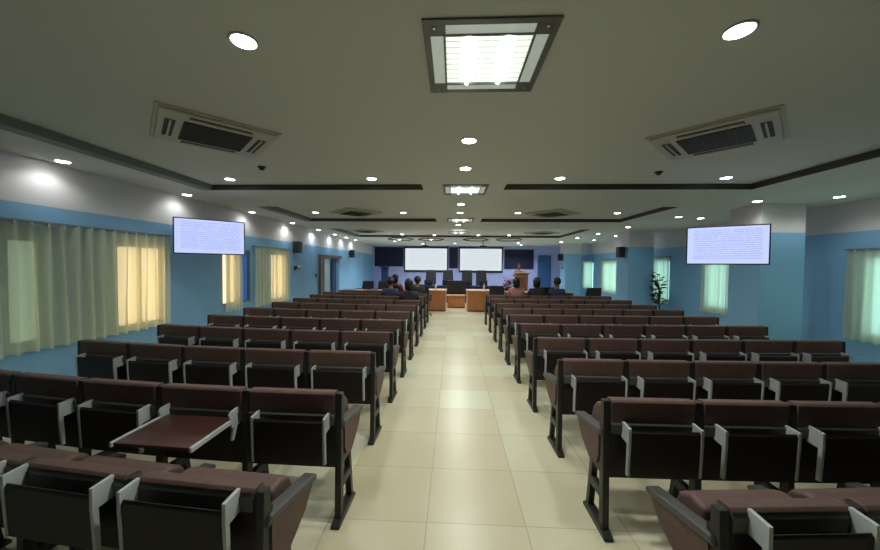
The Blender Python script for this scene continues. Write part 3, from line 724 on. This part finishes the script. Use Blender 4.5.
def plant(name, label, cat, x, y, z, n, height, spread, potm, leafm, flow=None, leaf=.13, pot_h=.3, pot_r=.16):
    rnd = random.Random(n + int(x * 10)); r = empty(name, label, cat, (x, y, z))
    MB().lathe([(pot_r * .7, 0), (pot_r, pot_h * .95), (pot_r * 1.08, pot_h), (pot_r * .9, pot_h), (pot_r * .88, pot_h * .93)], n=20).build('pot', potm, r)
    st, lf, fl = MB(), MB(), MB()
    for i in range(n):
        a = rnd.random() * 2 * PI; hh = height * (.35 + .65 * (i + 1) / n); rr = spread * (.3 + .7 * rnd.random())
        p0 = Vector((0, 0, pot_h * .9)); p1 = Vector((rr * .25 * math.cos(a), rr * .25 * math.sin(a), pot_h + (hh - pot_h) * .6)); p2 = Vector((rr * math.cos(a), rr * math.sin(a), hh))
        st.tube(p0, p1, .008, 6); st.tube(p1, p2, .006, 6)
        for q in range(4):
            b0 = p1.lerp(p2, .25 + .25 * q); aa = a + rnd.uniform(-1.6, 1.6); d = Vector((math.cos(aa), math.sin(aa), rnd.uniform(-.3, .5))).normalized()
            sd_ = d.cross(Vector((0, 0, 1))).normalized() * leaf * .33; up = Vector((0, 0, .012))
            vs = [lf.bm.verts.new(v) for v in (b0, b0 + d * leaf * .45 + sd_ - up, b0 + d * leaf, b0 + d * leaf * .45 - sd_ - up, b0 + d * leaf * .5 + up * 2)]
            for t_ in ((0, 1, 4), (1, 2, 4), (2, 3, 4), (3, 0, 4)): lf.bm.faces.new([vs[j] for j in t_])
        if flow:
            for q in range(6):
                aa = q * PI / 3; fl.ball(p2 + Vector((.03 * math.cos(aa), .03 * math.sin(aa), .01)), .024, (1, 1, .6), 8)
            fl.ball(p2 + Vector((0, 0, .02)), .016, n=8)
    st.build('stem', M_LEAF, r); lf.build('leaves', leafm, r)['kind'] = 'stuff'
    if flow: fl.build('blossoms', flow, r)['kind'] = 'stuff'
    return r
plant('potted_plant', 'tall dark leafy potted plant beside the middle right pillar', 'plant', 6.42, 10.7, 0, 16, 1.45, .17, M_POTW, M_LEAF, leaf=.2)
plant('flower_pot', 'red flowers in a pot standing before the lectern', 'flowers', 2.28, 14.2, 0, 26, 1.12, .30, M_POT, M_LEAF, M_RED, leaf=.14, pot_h=.5, pot_r=.2)
plant('flower_pot', 'small red flower arrangement on the left side table', 'flowers', -2.15, 11.75, .76, 12, .42, .15, M_POT, M_LEAF, M_RED, leaf=.09, pot_h=.12, pot_r=.07)

# ------------------------------------------------------------------ people
def skinmesh(name, verts, edges, radii, m, parent, sub=1, root=0):
    me = bpy.data.meshes.new(name); me.from_pydata([tuple(v) for v in verts], edges, []); me.materials.append(m)
    o = bpy.data.objects.new(name, me); C.objects.link(o); o.parent = parent
    sk = o.modifiers.new('skin', 'SKIN'); sk.use_smooth_shade = True
    for i, rr in enumerate(radii):
        rr = rr if isinstance(rr, tuple) else (rr, rr)
        me.skin_vertices[0].data[i].radius = rr; me.skin_vertices[0].data[i].use_root = (i == root)
    ss = o.modifiers.new('sub', 'SUBSURF'); ss.levels = sub; ss.render_levels = sub
    return o
def person(loc, rz, label, sit, shirt, pants, hair_long=False, arms='lap'):
    """faces +y; z=0 floor"""
    r = empty('person', label, 'person', loc, rz, None)
    hz = .50 if sit else .93                              # pelvis height
    V, E, R = [], [], []
    def add(p, rad, par=None):
        V.append(Vector(p)); R.append(rad)
        if par is not None: E.append((par, len(V) - 1))
        return len(V) - 1
    pel = add((0, 0, hz), (.15, .11)); wa = add((0, -.01, hz + .18), (.13, .10), pel); ch = add((0, 0, hz + .38), (.15, .11), wa)
    nb = add((0, 0, hz + .52), (.06, .055), ch); nk = add((0, .01, hz + .56), (.056, .056), nb); jw = add((0, .025, hz + .62), (.072, .085), nk)
    hd = add((0, .015, hz + .69), (.088, .108), jw); tp = add((0, .01, hz + .77), (.065, .08), hd)
    add((0, .135, hz + .675), .012, hd)                  # nose
    SL = {'L': -1, 'R': 1}; arm_ix = {}; leg_ix = {}
    for s in (-1, 1):
        sh = add((s * .18, 0, hz + .47), .055, ch)
        if arms == 'lap': el = (s * .215, .06, hz + .20); wr = (s * .14, .27, hz + .16)
        else: el = (s * .25, .10, hz + .22); wr = (s * .19, .34, hz + .36)
        el = add(el, .040, sh); fm = add(V[el].lerp(Vector(wr), .5), .034, el); wr = add(wr, .024, fm)
        d = (V[wr] - V[fm]).normalized(); side = d.cross(Vector((0, 0, 1))).normalized()
        pm = add(V[wr] + d * .05, (.034, .018), wr)
        for q in range(4):
            f0 = add(V[pm] + d * .035 + side * (.024 - .016 * q), .009, pm)
            ln = (.034, .040, .037, .028)[q]
            f1 = add(V[f0] + d * ln + Vector((0, 0, -.008)), .008, f0); add(V[f1] + d * ln * .6 + Vector((0, 0, -.022)), .007, f1)
        th = add(V[wr] + d * .03 + side * (-s) * .03 * -1, .010, wr); add(V[th] + d * .035 + Vector((0, 0, -.01)), .008, th)
        arm_ix[s] = (sh, el, fm, wr)
        if sit: kn, an, to = (s * .12, .44, hz + .02), (s * .12, .42, .09), (s * .13, .56, .04)
        else: kn, an, to = (s * .10, .02, .50), (s * .11, -.02, .09), (s * .12, .14, .04)
        hp = add((s * .09, .02, hz - .04), .085, pel); kn = add(kn, .058, hp); an = add(an, .038, kn); to = add(to, .035, an); leg_ix[s] = (hp, kn, an, to)
    skinmesh('body', V, E, R, M_SKIN, r, 1)
    # shirt
    v = [V[pel], V[wa], V[ch], V[nb] + Vector((0, -.005, .005))]; rr = [(.168, .128), (.15, .12), (.17, .13), (.078, .075)]; e = [(0, 1), (1, 2), (2, 3)]
    for s in (-1, 1):
        sh, el, fm, wr = arm_ix[s]; b = len(v); v += [V[sh], V[el], V[fm], V[wr] - (V[wr] - V[fm]) * .2]; rr += [.070, .054, .047, .038]; e += [(2, b), (b, b + 1), (b + 1, b + 2), (b + 2, b + 3)]
    skinmesh('shirt', v, e, rr, shirt, r, 1)
    v = [V[pel] - Vector((0, 0, .03))]; rr = [(.16, .125)]; e = []
    for s in (-1, 1):
        hp, kn, an, to = leg_ix[s]; b = len(v); v += [V[hp], V[kn], V[an]]; rr += [.1, .073, .055]; e += [(0, b), (b, b + 1), (b + 1, b + 2)]
    skinmesh('trousers', v, e, rr, pants, r, 1)
    for s in (-1, 1):
        an, to = V[leg_ix[s][2]], V[leg_ix[s][3]]
        MB().ball((an.lerp(to, .5).x, an.lerp(to, .5).y + .01, .045), .1, (.48, 1.35, .45), 12).build('shoe', M_BLACK, r)
        MB().ball((s * .031, .112, hz + .715), .011).build('eye', M_EYE, r)
        MB().ball((s * .082, .015, hz + .70), .022, (.4, .8, 1.3), 8).build('ear', M_SKIN, r)
    MB().tube((-.022, .113, hz + .635), (.022, .113, hz + .635), .006, 6).build('mouth', M_RED, r)
    b = MB(); b.ball((0, -.008, hz + .735), .112, (.95, 1.08, .98), 18)
    for vv in b.bm.verts:
        if vv.co.y > .045 and vv.co.z < hz + .765: vv.co.y = .045
        if hair_long and vv.co.z < hz + .69 and vv.co.y < .03: vv.co.z = hz + .56
    b.build('hair', M_HAIR, r)
    return r
M_C1 = mat('tan_cloth', (.28, .17, .10), .8); M_C2 = mat('maroon_cloth', (.22, .035, .03), .8); M_C3 = mat('black_cloth', (.015, .015, .02), .8)
M_C4 = mat('dusty_pink_cloth', (.35, .14, .13), .8); M_C5 = mat('navy_cloth', (.02, .03, .08), .8); M_C6 = mat('white_cloth', (.45, .44, .42), .8)
person((LX, LY + .72, 0), PI, 'person in tan shirt standing behind the wooden lectern', False, M_C1, M_C3, arms='desk')
person((-1.9, 10.95, 0), 0, 'person in maroon top seated at the left side table, seen from behind', True, M_C2, M_C3, True, 'desk')
o = dup(lo); place(o, (-1.9, 10.87, 0), 0, 'black office chair under the person in maroon', 'mid-back office chairs round the side tables')
ppl = {('L', 9, 0): (M_C3, M_C5, 'black', False), ('L', 8, 1): (M_C5, M_C3, 'navy', False), ('L', 7, 0): (M_C3, M_C3, 'black', True),
       ('R', 9, 1): (M_C4, M_C3, 'pink', True), ('R', 9, 2): (M_C3, M_C5, 'black', True), ('R', 9, 3): (M_C5, M_C3, 'navy', False)}
for key, (a, b, cn, hl) in ppl.items():
    x, y = SEATPOS[key]
    lab = {'L9': 'person in black seated at the aisle, farthest row, left block', 'L8': 'person in navy seated second from aisle, second farthest row, left block', 'L7': 'person in black with long hair seated at the aisle, third farthest row, left block'}
    l = lab.get(key[0] + str(key[1])) or f'person in {cn} top seated {ordn[key[2]]} from aisle, farthest row, right block'
    person((x, y + .20, -.015), 0, l, True, a, b, hl)

# ------------------------------------------------------------------ light, camera, view
w = bpy.data.worlds.new('World'); S.world = w; w.use_nodes = True
w.node_tree.nodes['Background'].inputs[0].default_value = (.5, .6, .7, 1); w.node_tree.nodes['Background'].inputs[1].default_value = .3

F, PX, PY = 335.0, 438.0, 275.0
yaw = math.atan((453 - PX) / F); pitch = math.atan((266 - PY) / F); roll = .009
f = Vector((-math.sin(yaw) * math.cos(pitch), math.cos(yaw) * math.cos(pitch), math.sin(pitch)))
rt = Vector((math.cos(yaw), math.sin(yaw), 0)); up = rt.cross(f)
r2 = rt * math.cos(roll) + up * math.sin(roll); u2 = -rt * math.sin(roll) + up * math.cos(roll)
cam = bpy.data.cameras.new('camera'); co = bpy.data.objects.new('camera', cam); C.objects.link(co)
cam.sensor_width = 36; cam.sensor_fit = 'HORIZONTAL'; cam.lens = F / 880 * 36; cam.shift_x = (440 - PX) / 880; cam.clip_start = .03
M = Matrix((r2, u2, -f)).transposed().to_4x4(); M.translation = (0, 0, 1.62); co.matrix_world = M
S.camera = co
S.view_settings.view_transform = 'Standard'; S.view_settings.look = 'None'; S.view_settings.gamma = 1; S.view_settings.use_curve_mapping = False
S.view_settings.exposure = 0.52
S.cycles.max_bounces = 8; S.cycles.diffuse_bounces = 5; S.cycles.use_denoising = True; S.cycles.sample_clamp_indirect = 6
